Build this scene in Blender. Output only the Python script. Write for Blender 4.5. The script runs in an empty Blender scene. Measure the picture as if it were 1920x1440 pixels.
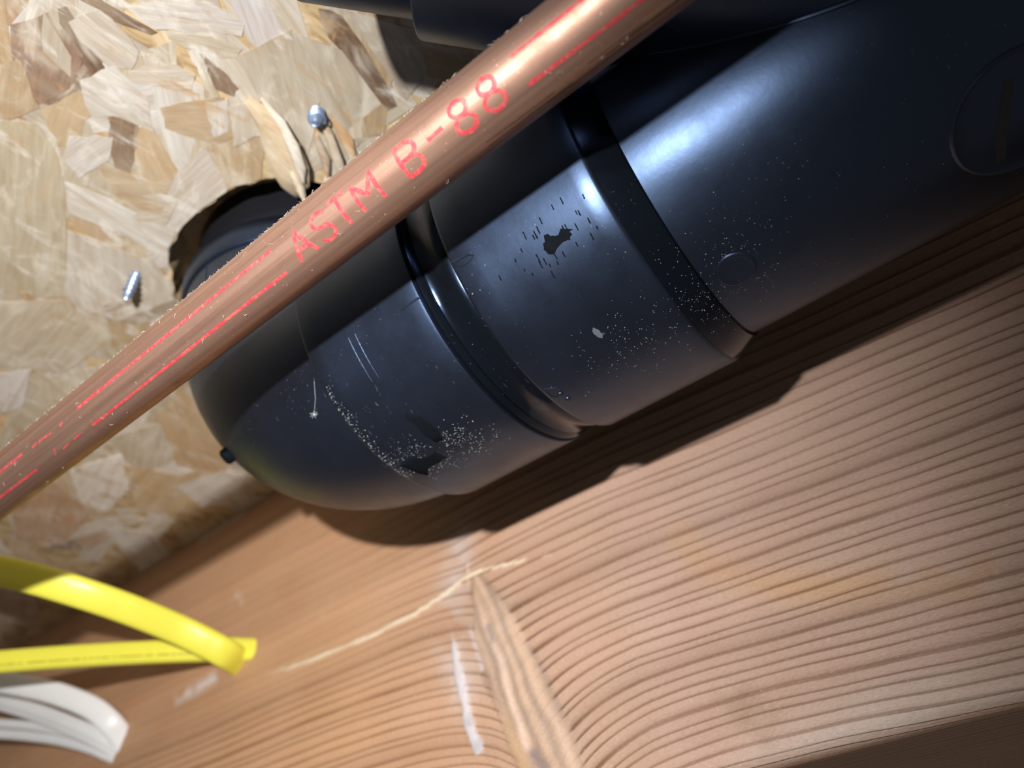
import bpy, bmesh, math, random
import numpy as np
from mathutils import Vector, Matrix

random.seed(7)
rng = np.random.default_rng(7)
COL = bpy.context.scene.collection
S = 0.00071                       # one drawing unit in metres
OFF = Vector((0.0, 0.0, 1.75))    # the camera stands at drawing point (0,0,0)

def V(p):
    return Vector((p[0], p[1], p[2])) * S + OFF

# ------------------------------------------------------------------ camera, world, light, exposure
RIGHT = Vector((0.61509, -0.78448, -0.07907))
DOWN = Vector((0.47893, 0.45141, -0.75290))
FWD = Vector((0.62632, 0.42524, 0.65337))
cam_data = bpy.data.cameras.new('camera')
cam = bpy.data.objects.new('camera', cam_data)
COL.objects.link(cam)
m3 = Matrix((RIGHT, -DOWN, -FWD)).transposed()
cam.matrix_world = Matrix.Translation(V((0, 0, 0))) @ m3.to_4x4()
cam_data.sensor_width = 36.0
cam_data.lens = 36.0 * 1441.0 / 1920.0
cam_data.clip_start = 0.002
cam_data.clip_end = 50
cam_data.dof.use_dof = True
cam_data.dof.focus_distance = 187 * S
cam_data.dof.aperture_fstop = 27.0e-3 / (2.5 * S)
bpy.context.scene.camera = cam

world = bpy.data.worlds.new('world')
world.use_nodes = True
world.node_tree.nodes['Background'].inputs[0].default_value = (1.0, 0.9, 0.8, 1)
world.node_tree.nodes['Background'].inputs[1].default_value = 0.105
bpy.context.scene.world = world

LPOS = (-96.4, 31.4, 44.5)
LAIM = (215.0, 390.0, 165.0)
ld = bpy.data.lights.new('flashlight', 'SPOT')
ld.energy = 3.9
ld.color = (1.0, 0.96, 0.93)
ld.spot_size = math.radians(126)
ld.spot_blend = 1.0
ld.shadow_soft_size = 4.5 * S
lo = bpy.data.objects.new('flashlight', ld)
COL.objects.link(lo)
lo.location = V(LPOS)
lo.rotation_euler = (Vector(LAIM) - Vector(LPOS)).to_track_quat('-Z', 'Y').to_euler()

vs = bpy.context.scene.view_settings
vs.view_transform = 'Standard'
vs.look = 'None'
vs.exposure = 0.0
vs.gamma = 1.0
vs.use_curve_mapping = False

# ------------------------------------------------------------------ helpers
def thing(name, label, cat, base, group=None):
    o = bpy.data.objects.new(name, None)
    COL.objects.link(o)
    o.empty_display_size = 0.01
    o.location = V(base)
    o['label'] = label
    o['category'] = cat
    if group:
        o['group'] = group
    return o

def origin(parent):
    p = Vector((0, 0, 0))
    while parent is not None:
        p = p + parent.location
        parent = parent.parent
    return p

def mesh_obj(name, verts, faces, mat, parent=None, smooth=True, sharp=40, loc=None):
    """verts in drawing units; object origin at loc (drawing units) or at the parent's origin"""
    po = origin(parent)
    lw = V(loc) if loc is not None else po
    me = bpy.data.meshes.new(name)
    me.from_pydata([tuple(V(v) - lw) for v in verts], [], faces)
    bm = bmesh.new()
    bm.from_mesh(me)
    bmesh.ops.recalc_face_normals(bm, faces=bm.faces)
    bm.to_mesh(me)
    bm.free()
    if smooth:
        me.polygons.foreach_set('use_smooth', [True] * len(me.polygons))
        me.set_sharp_from_angle(angle=math.radians(sharp))
    me.materials.append(mat)
    o = bpy.data.objects.new(name, me)
    COL.objects.link(o)
    if parent is not None:
        o.parent = parent
        o.location = lw - po
    else:
        o.location = lw
    return o

def basis(d):
    d = Vector(d).normalized()
    a = Vector((-1, 0, 0)) if abs(d.x) < 0.9 else Vector((0, 0, -1))
    u = (a - d * a.dot(d)).normalized()
    return d, u, d.cross(u)

def lathe(P0, d, prof, n=96, cap0=False, cap1=False):
    d, u, w = basis(d)
    P0 = Vector(P0)
    vs_, fs = [], []
    for (t, r) in prof:
        for i in range(n):
            a = 2 * math.pi * i / n
            vs_.append(P0 + d * t + (u * math.cos(a) + w * math.sin(a)) * r)
    for j in range(len(prof) - 1):
        for i in range(n):
            i2 = (i + 1) % n
            fs.append((j * n + i, j * n + i2, (j + 1) * n + i2, (j + 1) * n + i))
    if cap0:
        fs.append(tuple(range(n - 1, -1, -1)))
    if cap1:
        k = (len(prof) - 1) * n
        fs.append(tuple(range(k, k + n)))
    return vs_, fs

def tube(path, r, n=8, caps=True):
    """round tube along a list of points; r number or list"""
    P = [Vector(p) for p in path]
    vs_, fs = [], []
    prev = None
    for k, p in enumerate(P):
        t = (P[min(k + 1, len(P) - 1)] - P[max(k - 1, 0)]).normalized()
        if prev is None:
            prev = Vector((0, 0, 1)) if abs(t.z) < 0.9 else Vector((1, 0, 0))
        u = (prev - t * prev.dot(t)).normalized()
        prev = u
        w = t.cross(u)
        rr = r[k] if isinstance(r, (list, tuple)) else r
        for i in range(n):
            a = 2 * math.pi * i / n
            vs_.append(p + (u * math.cos(a) + w * math.sin(a)) * rr)
    for j in range(len(P) - 1):
        for i in range(n):
            i2 = (i + 1) % n
            fs.append((j * n + i, j * n + i2, (j + 1) * n + i2, (j + 1) * n + i))
    if caps:
        fs.append(tuple(range(n - 1, -1, -1)))
        k = (len(P) - 1) * n
        fs.append(tuple(range(k, k + n)))
    return vs_, fs

def join(parts):
    vs_, fs = [], []
    for v, f in parts:
        o = len(vs_)
        vs_ += list(v)
        fs += [tuple(i + o for i in q) for q in f]
    return vs_, fs

def catmull(pts, sub=8):
    P = [Vector(p) for p in pts]
    out = []
    for i in range(len(P) - 1):
        p0 = P[max(i - 1, 0)]; p1 = P[i]; p2 = P[i + 1]; p3 = P[min(i + 2, len(P) - 1)]
        for k in range(sub):
            t = k / sub
            out.append(0.5 * ((2 * p1) + (p2 - p0) * t + (2 * p0 - 5 * p1 + 4 * p2 - p3) * t * t + (3 * p1 - p0 - 3 * p2 + p3) * t ** 3))
    out.append(P[-1])
    return out

# ------------------------------------------------------------------ materials
class Mat:
    def __init__(self, name):
        self.m = bpy.data.materials.new(name)
        self.m.use_nodes = True
        self.nt = self.m.node_tree
        self.b = self.nt.nodes['Principled BSDF']
    def n(self, typ, **kw):
        nd = self.nt.nodes.new(typ)
        for k, v in kw.items():
            setattr(nd, k, v)
        return nd
    def l(self, a, b):
        self.nt.links.new(a, b)
    def val(self, sock, v):
        if hasattr(v, 'is_linked') or isinstance(v, bpy.types.NodeSocket):
            self.l(v, sock)
        else:
            sock.default_value = v
    def coord(self, out='Object', scale=(1, 1, 1), rot=(0, 0, 0), src=None):
        mp = self.n('ShaderNodeMapping')
        if src is None:
            src = self.n('ShaderNodeTexCoord').outputs[out]
        self.l(src, mp.inputs['Vector'])
        mp.inputs['Scale'].default_value = scale
        mp.inputs['Rotation'].default_value = rot
        return mp.outputs[0]
    def noise(self, vec, scale=5, detail=3, rough=0.5, dist=0.0, dim='3D'):
        nd = self.n('ShaderNodeTexNoise')
        self.l(vec, nd.inputs['Vector'])
        nd.inputs['Scale'].default_value = scale
        nd.inputs['Detail'].default_value = detail
        nd.inputs['Roughness'].default_value = rough
        nd.inputs['Distortion'].default_value = dist
        return nd.outputs[0]
    def ramp(self, fac, stops):
        nd = self.n('ShaderNodeValToRGB')
        self.l(fac, nd.inputs[0])
        cr = nd.color_ramp
        while len(cr.elements) < len(stops):
            cr.elements.new(0.5)
        for e, (p, c) in zip(cr.elements, stops):
            e.position = p
            e.color = (c, c, c, 1) if isinstance(c, (int, float)) else (*c, 1)
        return nd.outputs[0]
    def mix(self, fac, a, b, mode='MIX'):
        nd = self.n('ShaderNodeMix', data_type='RGBA', blend_type=mode)
        self.val(nd.inputs[0], fac)
        for s, v in ((nd.inputs[6], a), (nd.inputs[7], b)):
            if isinstance(v, (tuple, list)):
                s.default_value = (*v, 1)
            else:
                self.l(v, s)
        return nd.outputs[2]
    def math(self, op, a, b=0.0, c=0.0):
        nd = self.n('ShaderNodeMath', operation=op)
        self.val(nd.inputs[0], a)
        self.val(nd.inputs[1], b)
        self.val(nd.inputs[2], c)
        return nd.outputs[0]
    def bump(self, h, strength=0.3, dist=0.001):
        nd = self.n('ShaderNodeBump')
        self.l(h, nd.inputs['Height'])
        nd.inputs['Strength'].default_value = strength
        nd.inputs['Distance'].default_value = dist
        self.l(nd.outputs[0], self.b.inputs['Normal'])
    def set(self, **kw):
        for k, v in kw.items():
            s = self.b.inputs[k.replace('_', ' ')]
            if isinstance(v, tuple):
                s.default_value = (*v, 1)
            else:
                self.val(s, v)
        return self

def mat_abs(name, base=(0.0045, 0.0048, 0.007), rough=0.365, spec=1.0, dusty=1.0, ior=1.65):
    M = Mat(name)
    c = M.coord('Object')
    n1 = M.noise(c, 90, 4, 0.6)
    rg = M.ramp(n1, [(0.3, rough - 0.05), (0.7, rough + 0.06)])
    sp = M.noise(c, 2300, 1, 0.4)
    area = M.ramp(M.noise(c, 60, 3, 0.6), [(0.48, 0.0), (0.68, 1.0)])
    spm = M.math('MULTIPLY', M.ramp(sp, [(0.755, 0.0), (0.78, 0.8)]), area)
    scr = M.noise(M.coord('Object', (60, 900, 500), (0.6, 0.2, 0.9)), 1.6, 2, 0.5)
    scm = M.math('MULTIPLY', M.ramp(scr, [(0.70, 0.0), (0.76, 0.5)]), M.ramp(M.noise(c, 38, 2), [(0.52, 0.0), (0.66, 1.0)]))
    k = M.math('MULTIPLY', M.math('MAXIMUM', spm, M.math('MULTIPLY', scm, 0.35)), 0.8 * dusty)
    haze = M.ramp(M.noise(c, 25, 4, 0.6), [(0.35, 0.0), (0.8, 0.3)])
    b0 = M.mix(haze, base, (base[0] * 1.9, base[1] * 1.9, base[2] * 1.9))
    M.set(Base_Color=M.mix(k, b0, (0.34, 0.37, 0.40)), Roughness=rg)
    M.b.inputs['Specular IOR Level'].default_value = spec
    M.b.inputs['IOR'].default_value = ior
    M.b.inputs['Specular Tint'].default_value = (0.36, 0.56, 1.0, 1)
    M.bump(M.noise(c, 900, 2), 0.05, 0.0002)
    return M.m

M_ABS = mat_abs('black_abs')
M_ABS_GLOSS = mat_abs('black_abs_cement', (0.003, 0.004, 0.006), 0.17, 0.55, 0.6, 1.5)
M_ABS_DULL = mat_abs('black_abs_riser', (0.012, 0.012, 0.014), 0.42, 0.5, 0.3, 1.5)

def mat_plain(name, col, rough=0.5, metal=0.0, nscale=200, amp=0.15):
    M = Mat(name)
    n1 = M.noise(M.coord('Object'), nscale, 3, 0.6)
    dark = tuple(x * (1 - amp) for x in col)
    lite = tuple(min(1, x * (1 + amp)) for x in col)
    M.set(Base_Color=M.mix(n1, dark, lite), Roughness=rough, Metallic=metal)
    return M

M_RESIDUE = mat_plain('dried_residue', (0.42, 0.47, 0.50), 0.6).m
_d = mat_plain('dried_cement', (0.005, 0.007, 0.010), 0.8)
_d.b.inputs['Specular IOR Level'].default_value = 0.05
M_DRIP = _d.m
M_LINT = mat_plain('lint', (0.75, 0.72, 0.68), 0.8).m

def mat_copper():
    M = Mat('copper')
    st = M.noise(M.coord('Object', (900, 14, 900)), 1.0, 3, 0.6)
    bl = M.noise(M.coord('Object'), 140, 4, 0.65)
    sp = M.ramp(M.noise(M.coord('Object'), 2300, 1), [(0.74, 0.0), (0.78, 0.5)])
    c = M.mix(M.ramp(st, [(0.3, 0.0), (0.7, 1.0)]), (0.31, 0.18, 0.13), (0.46, 0.285, 0.215))
    c = M.mix(M.ramp(bl, [(0.45, 0.0), (0.75, 0.55)]), c, (0.25, 0.145, 0.105))
    c = M.mix(sp, c, (0.85, 0.72, 0.6))
    rg = M.ramp(bl, [(0.3, 0.40), (0.7, 0.54)])
    M.set(Base_Color=c, Roughness=rg, Metallic=0.72)
    M.bump(st, 0.06, 0.0002)
    return M.m
M_CU = mat_copper()

def mat_ink():
    M = Mat('red_ink')
    w = M.ramp(M.noise(M.coord('Object'), 1100, 4, 0.7), [(0.32, 0.3), (0.55, 0.95)])
    M.set(Base_Color=M.mix(w, (0.44, 0.20, 0.145), (0.56, 0.04, 0.06)), Roughness=0.45, Metallic=0.2)
    return M.m
M_INK = mat_ink()
M_TARNISH = mat_plain('dark_tarnish', (0.09, 0.07, 0.05), 0.5, 0.3).m

def mat_strand():
    M = Mat('osb_strand')
    oi = M.n('ShaderNodeObjectInfo')
    comb = M.n('ShaderNodeVectorMath', operation='ADD')
    tc = M.n('ShaderNodeTexCoord')
    M.l(tc.outputs['Object'], comb.inputs[0])
    rv = M.n('ShaderNodeVectorMath', operation='SCALE')
    rv.inputs[0].default_value = (1.0, 0.7, 0.3)
    M.l(oi.outputs['Random'], rv.inputs['Scale'])
    M.l(rv.outputs[0], comb.inputs[1])
    src = comb.outputs[0]
    g = M.noise(M.coord(scale=(45, 420, 420), src=src), 1.0, 4, 0.6, 0.4)
    p = M.noise(M.coord(scale=(60, 150, 150), src=src), 1.0, 3, 0.6, 0.8)
    fib = M.noise(M.coord(scale=(120, 1700, 1700), src=src), 1.0, 2, 0.6)
    c = M.mix(M.ramp(g, [(0.3, 0.0), (0.7, 1.0)]), M.mix(1.0, oi.outputs['Color'], (0.70, 0.62, 0.52), 'MULTIPLY'), oi.outputs['Color'])
    c = M.mix(M.ramp(p, [(0.52, 0.0), (0.68, 0.75)]), c, M.mix(0.6, oi.outputs['Color'], (0.72, 0.68, 0.58)))
    c = M.mix(M.ramp(p, [(0.28, 0.6), (0.42, 0.0)]), c, M.mix(0.55, oi.outputs['Color'], (0.42, 0.25, 0.10)))
    geo = M.n('ShaderNodeNewGeometry').outputs['Position']
    wp = M.noise(M.coord(scale=(55, 130, 100), rot=(0, 0, 0.75), src=geo), 1.0, 5, 0.65, 1.2)
    wq = M.noise(M.coord(scale=(35, 60, 60), rot=(0, 0, 1.2), src=geo), 1.0, 4, 0.6, 0.6)
    c = M.mix(M.ramp(wq, [(0.35, 0.38), (0.6, 0.06)]), c, (0.49, 0.44, 0.345))
    c = M.mix(M.ramp(wp, [(0.56, 0.0), (0.66, 0.65)]), c, (0.66, 0.64, 0.58))
    c = M.mix(M.ramp(wp, [(0.29, 0.85), (0.42, 0.0)]), c, (0.42, 0.27, 0.14))
    c = M.mix(M.ramp(fib, [(0.35, 0.25), (0.5, 0.0)]), c, (0.36, 0.25, 0.14))
    M.set(Base_Color=c, Roughness=0.62)
    M.b.inputs['Specular IOR Level'].default_value = 0.3
    M.bump(M.math('ADD', g, M.math('MULTIPLY', fib, 0.5)), 0.35, 0.0006)
    return M.m
M_STRAND = mat_strand()

def mat_board():
    M = Mat('osb_core')
    c = M.coord('Object')
    v = M.noise(M.coord('Object', (90, 160, 160), (0, 0, 0.7)), 1.0, 4, 0.6, 1.0)
    M.set(Base_Color=M.ramp(v, [(0.25, (0.20, 0.12, 0.06)), (0.5, (0.50, 0.37, 0.20)), (0.75, (0.66, 0.56, 0.40))]), Roughness=0.75)
    M.bump(v, 0.6, 0.001)
    return M.m
M_BOARD = mat_board()

def mat_joist():
    M = Mat('joist_wood')
    a = M.n('ShaderNodeAttribute', attribute_name='albedo')
    ph = M.n('ShaderNodeAttribute', attribute_name='phase').outputs['Fac']
    lw = M.n('ShaderNodeAttribute', attribute_name='late').outputs['Fac']
    fr = M.math('FRACT', ph)
    line = M.ramp(fr, [(0.0, 0.0), (0.55, 0.03), (0.76, 0.28), (0.87, 0.95), (0.93, 0.9), (1.0, 0.0)])
    k = M.math('MULTIPLY', line, lw)
    col = M.mix(k, a.outputs['Color'], M.mix(1.0, a.outputs['Color'], (0.46, 0.36, 0.30), 'MULTIPLY'))
    c = M.coord('Object')
    fz = M.noise(M.coord('Object', (1, 0.35, 1)), 2600, 2, 0.7)
    col = M.mix(M.ramp(fz, [(0.3, 0.30), (0.5, 0.0)]), col, M.mix(1.0, col, (0.62, 0.55, 0.5), 'MULTIPLY'))
    col = M.mix(M.ramp(fz, [(0.62, 0.0), (0.75, 0.35)]), col, (0.78, 0.68, 0.58))
    bl = M.noise(M.coord('Object', (1, 0.5, 1)), 55, 4, 0.6)
    col = M.mix(M.ramp(bl, [(0.35, 0.28), (0.55, 0.0)]), col, M.mix(1.0, col, (0.85, 0.70, 0.58), 'MULTIPLY'))
    M.set(Base_Color=col, Roughness=0.55)
    M.b.inputs['Specular IOR Level'].default_value = 0.35
    M.bump(M.math('ADD', M.math('MULTIPLY', k, -1.0), M.math('MULTIPLY', fz, 0.45)), 0.55, 0.0006)
    return M.m
M_JOIST = mat_joist()

def mat_knot():
    M = Mat('knot_wood')
    c = M.coord('Object', (500, 45, 45))
    sw = M.noise(M.coord('Object', (1, 420, 60), (0.55, 0, 0)), 1.0, 4, 0.6, 0.4)
    M.set(Base_Color=M.ramp(sw, [(0.28, (0.17, 0.12, 0.10)), (0.42, (0.45, 0.29, 0.19)), (0.55, (0.60, 0.41, 0.26)), (0.72, (0.62, 0.54, 0.50))]), Roughness=0.5)
    M.bump(sw, 0.6, 0.0008)
    return M.m
M_KNOT = mat_knot()
M_RESIN = mat_plain('pitch_residue', (0.60, 0.60, 0.66), 0.45, 0, 700, 0.35).m
M_SPLIT = mat_plain('pale_wood_fibre', (0.78, 0.66, 0.47), 0.7, 0, 700, 0.2).m
M_YEL = mat_plain('yellow_sheath', (0.86, 0.83, 0.09), 0.35, 0, 120, 0.05).m
M_INKY = mat_plain('cable_print', (0.50, 0.44, 0.03), 0.5).m
M_WHT = mat_plain('white_sheath', (0.88, 0.91, 0.93), 0.35, 0, 120, 0.05).m
M_SCREW = mat_plain('galvanised_steel', (0.42, 0.54, 0.75), 0.38, 0.75, 900, 0.2).m

# ------------------------------------------------------------------ setting: the OSB deck overhead (ceiling)
JX, Z0 = 215.8, 245.2
HX, HY, HR = 132.5, 184.8, 56.2
def hole_r(a):
    return HR + 0.7 * math.sin(7 * a + 1) + 0.5 * math.sin(17 * a) + 0.35 * math.sin(41 * a + 2)
def make_ceiling():
    n = 160
    x0, x1, y0, y1 = -190, 275, -170, 780
    vs_, fs = [], []
    rings = []
    def ring(fn):
        i0 = len(vs_)
        for i in range(n):
            vs_.append(fn(2 * math.pi * i / n))
        rings.append(i0)
    def rect(a, z):
        c, s = math.cos(a), math.sin(a)
        t = 1e9
        if c > 1e-9: t = min(t, (x1 - HX) / c)
        if c < -1e-9: t = min(t, (x0 - HX) / c)
        if s > 1e-9: t = min(t, (y1 - HY) / s)
        if s < -1e-9: t = min(t, (y0 - HY) / s)
        return (HX + t * c, HY + t * s, z)
    ring(lambda a: rect(a, Z0 + 22))
    ring(lambda a: rect(a, Z0))
    ring(lambda a: (HX + hole_r(a) * math.cos(a), HY + hole_r(a) * math.sin(a), Z0))
    ring(lambda a: (HX + (hole_r(a) - 1.5) * math.cos(a), HY + (hole_r(a) - 1.5) * math.sin(a), Z0 + 20))
    for j in range(3):
        for i in range(n):
            i2 = (i + 1) % n
            fs.append((rings[j] + i, rings[j] + i2, rings[j + 1] + i2, rings[j + 1] + i))
    fs.append(tuple(range(rings[3], rings[3] + n)))
    fs.append(tuple(range(rings[0], rings[0] + n)))
    o = mesh_obj('ceiling', vs_, fs, M_BOARD, None, smooth=False, loc=(HX, HY, Z0))
    o['kind'] = 'structure'
    o['label'] = 'oriented strand board deck overhead with a round hole for the drain'
    return o
ceiling = make_ceiling()

STRANDS = [
 ('rough', [(0.2, 168.2), (5.6, 155.6), (18.4, 160.7), (22.3, 173.8), (18.5, 188.1), (6.7, 179.8)]),
 ('dark', [(5.5, 155.3), (7.6, 150.4), (27.2, 160.5), (27.8, 163.7), (25.2, 165.5), (9.5, 158.4)]),
 ('dark', [(9.0, 145.6), (12.4, 141.5), (28.7, 137.7), (28.6, 139.8), (19.7, 143.8)]),
 ('pale', [(10.7, 154.5), (14.6, 143.7), (29.4, 146.4), (31.2, 153.7), (25.9, 158.5), (15.7, 157.4)]),
 ('white', [(17.7, 137.6), (33.2, 117.9), (44.7, 115.3), (46.8, 119.3), (40.0, 124.7), (28.2, 137.5)]),
 ('cream', [(30.5, 135.5), (38.4, 127.9), (48.7, 121.8), (49.0, 126.2), (46.0, 130.3), (34.9, 136.5)]),
 ('brown', [(35.2, 174.0), (39.9, 167.6), (43.9, 170.4), (52.4, 189.4), (50.2, 193.6), (42.0, 185.1)]),
 ('cream', [(11.9, 202.2), (21.6, 193.9), (32.2, 199.5), (43.9, 216.3), (67.2, 258.6), (49.4, 280.3)]),
 ('tan', [(19.9, 187.9), (23.9, 171.9), (30.7, 178.2), (33.8, 192.9), (30.6, 196.6)]),
 ('white', [(22.4, 169.4), (26.5, 156.4), (40.5, 159.5), (47.7, 167.6), (38.2, 171.1), (30.4, 178.6)]),
 ('pale', [(30.1, 154.9), (38.5, 141.8), (44.5, 140.7), (47.2, 146.0), (39.6, 152.1), (32.6, 157.5)]),
 ('brown', [(41.4, 133.5), (49.4, 132.2), (56.0, 134.2), (57.2, 137.2), (51.1, 140.0)]),
 ('cream', [(37.8, 135.2), (40.7, 133.3), (54.1, 140.8), (52.4, 143.3)]),
 ('grey', [(48.9, 126.1), (54.7, 106.1), (75.3, 116.1), (89.9, 139.7), (66.4, 132.3)]),
 ('grey', [(55.5, 106.4), (68.7, 98.6), (91.8, 102.7), (97.7, 127.4), (76.5, 117.5)]),
 ('dark', [(55.4, 94.4), (61.9, 91.1), (77.7, 93.4), (94.0, 98.6), (93.4, 102.3), (72.2, 99.9), (63.7, 99.2)]),
 ('grey', [(61.9, 88.7), (78.6, 76.5), (91.5, 82.8), (95.0, 95.9), (75.9, 91.5)]),
 ('tan', [(79.2, 78.3), (98.2, 64.4), (99.9, 78.5), (92.8, 84.0)]),
 ('tan', [(43.8, 158.6), (55.0, 139.8), (66.8, 147.0), (63.4, 157.2), (49.4, 164.1)]),
 ('tan', [(41.2, 192.4), (59.1, 185.1), (62.6, 177.7), (68.2, 195.9), (55.6, 203.0)]),
 ('white', [(39.2, 207.8), (51.8, 203.7), (76.3, 197.9), (81.7, 211.2), (66.0, 213.2), (46.9, 220.0)]),
 ('cream', [(51.2, 206.2), (62.9, 187.7), (69.2, 185.8), (72.2, 198.6), (55.6, 210.1)]),
 ('pale', [(50.0, 227.4), (74.4, 219.4), (96.7, 228.2), (87.7, 256.2), (67.9, 259.9)]),
 ('cream', [(50.1, 281.7), (67.2, 260.7), (91.6, 270.9), (90.2, 302.7), (67.1, 317.1)]),
 ('greybrown', [(79.2, 251.9), (96.3, 222.1), (99.3, 232.1), (95.2, 252.6), (84.0, 258.0)]),
 ('tan', [(54.1, 268.7), (57.5, 266.2), (71.2, 274.2), (68.5, 284.0)]),
 ('orange', [(134.1, 301.1), (132.9, 273.6), (178.8, 299.2), (185.2, 316.8), (163.8, 328.0)]),
 ('rust', [(121.5, 413.1), (129.0, 384.0), (158.3, 399.4), (166.0, 441.2), (144.5, 453.5)]),
 ('white', [(129.6, 369.5), (140.3, 338.5), (158.9, 353.9), (164.3, 393.5), (148.8, 393.4)]),
 ('tan', [(145.4, 346.7), (171.3, 334.3), (177.9, 306.8), (200.9, 357.5), (176.4, 381.7)]),
 ('greybrown', [(157.0, 504.2), (177.5, 499.7), (202.4, 534.2), (196.0, 585.4)]),
 ('cream', [(128.7, 331.1), (138.1, 302.9), (161.1, 323.9), (156.2, 349.6)]),
 ('tan', [(3.1, 184.0), (7.4, 176.3), (19.1, 187.4), (15.4, 199.0), (11.2, 200.9)]),
 ('white', [(30.6, 190.4), (40.2, 179.3), (44.1, 189.0), (41.1, 202.4), (34.0, 200.7)]),
 ('white', [(52.2, 145.9), (56.1, 139.9), (63.8, 148.9), (61.6, 154.6)]),
 ('pale', [(58.4, 141.6), (62.7, 133.7), (71.5, 141.6), (68.8, 152.6)]),
 ('white', [(71.8, 322.3), (79.3, 309.2), (88.7, 337.0), (84.3, 353.0)]),
 ('white', [(175.2, 344.8), (183.7, 314.8), (195.4, 310.0), (200.0, 327.4), (197.6, 352.9)]),
]

PAL = {'cream': (0.64, 0.57, 0.41), 'pale': (0.72, 0.66, 0.53), 'white': (0.78, 0.75, 0.67), 'tan': (0.58, 0.43, 0.24),
       'orange': (0.62, 0.43, 0.22), 'brown': (0.21, 0.11, 0.05), 'dark': (0.17, 0.085, 0.04), 'rough': (0.31, 0.19, 0.125),
       'rust': (0.50, 0.31, 0.17), 'grey': (0.58, 0.52, 0.40), 'greybrown': (0.43, 0.34, 0.24)}

def strand(poly, col, t, name='wood_strand'):
    cx = sum(p[0] for p in poly) / len(poly)
    cy = sum(p[1] for p in poly) / len(poly)
    if math.hypot(cx - HX, cy - HY) < HR + 2:
        return None
    # long direction
    A = np.array(poly) - np.array([cx, cy])
    w, U = np.linalg.eigh(A.T @ A)
    dx, dy = U[:, 1]
    ang = math.atan2(dy, dx)
    pts = []
    n = len(poly)
    per = sum(math.dist(poly[i], poly[(i + 1) % n]) for i in range(n))
    for i in range(n):
        a, b = poly[i], poly[(i + 1) % n]
        k = max(1, int(round(math.dist(a, b) / per * 18)))
        for j in range(k):
            f = j / k
            jx, jy = random.uniform(-0.5, 0.5), random.uniform(-0.5, 0.5)
            pts.append((a[0] + (b[0] - a[0]) * f + jx, a[1] + (b[1] - a[1]) * f + jy))
    q = []
    for (x, y) in pts:
        r = math.hypot(x - HX, y - HY)
        rr = hole_r(math.atan2(y - HY, x - HX)) + random.uniform(0.0, 0.8)
        if r < rr:
            x, y = HX + (x - HX) / max(r, 1e-6) * rr, HY + (y - HY) / max(r, 1e-6) * rr
        x = min(x, JX - 0.3)
        q.append((x, y))
    c, s = math.cos(ang), math.sin(ang)
    tx, ty = random.uniform(-0.004, 0.004), random.uniform(-0.006, 0.006)
    vs_, m = [], len(q)
    for lev in (0, 1):
        for (x, y) in q:
            lx, ly = (x - cx) * c + (y - cy) * s, -(x - cx) * s + (y - cy) * c
            z = 0.4 if lev else -t + lx * tx + ly * ty
            if not lev:
                z = min(z, -0.05)
            vs_.append((lx * S, ly * S, z * S))
    fs = [tuple(range(m - 1, -1, -1))] + [(i, (i + 1) % m, m + (i + 1) % m, m + i) for i in range(m)]
    me = bpy.data.meshes.new(name)
    me.from_pydata(vs_, [], fs)
    bm = bmesh.new(); bm.from_mesh(me)
    bmesh.ops.recalc_face_normals(bm, faces=bm.faces)
    bm.to_mesh(me); bm.free()
    me.materials.append(M_STRAND)
    o = bpy.data.objects.new(name, me)
    COL.objects.link(o)
    o.parent = ceiling
    o.location = V((cx, cy, Z0)) - ceiling.location
    o.rotation_euler = (0, 0, ang)
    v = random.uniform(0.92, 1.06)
    v *= 0.76 + 0.40 * min(1.0, max(0.0, (cy - 270) / 90.0))  # painted light: far strands coloured paler to offset the flashlight's falloff
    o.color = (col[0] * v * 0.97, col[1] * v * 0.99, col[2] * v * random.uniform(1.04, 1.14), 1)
    return o

keys = ['cream'] * 9 + ['pale'] * 7 + ['white'] * 6 + ['tan'] * 6 + ['grey'] * 2 + ['orange'] * 2 + ['rust'] * 1 + ['brown'] * 1
cnt = 0
while cnt < 205:
    if random.random() < 0.6:
        x, y = random.uniform(-25, 130), random.uniform(40, 330)
    else:
        x, y = random.uniform(60, 214), random.uniform(230, 620)
    L_, W_ = random.uniform(26, 72), random.uniform(8, 24)
    a = random.gauss(0.9, 0.75)
    c, s = math.cos(a), math.sin(a)
    e1, e2 = random.uniform(-0.35, 0.35) * W_, random.uniform(-0.35, 0.35) * W_
    base = [(-L_ / 2 + e1, -W_ / 2), (0, -W_ / 2 * random.uniform(0.85, 1.1)), (L_ / 2 + e2, -W_ / 2), (L_ / 2 - e2, W_ / 2), (0, W_ / 2 * random.uniform(0.85, 1.1)), (-L_ / 2 - e1, W_ / 2)]
    poly = [(x + u * c - v * s, y + u * s + v * c) for u, v in base]
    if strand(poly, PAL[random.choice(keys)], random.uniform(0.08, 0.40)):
        cnt += 1
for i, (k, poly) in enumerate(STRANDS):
    strand(poly, PAL[k], 0.42 + 0.008 * i)

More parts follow.
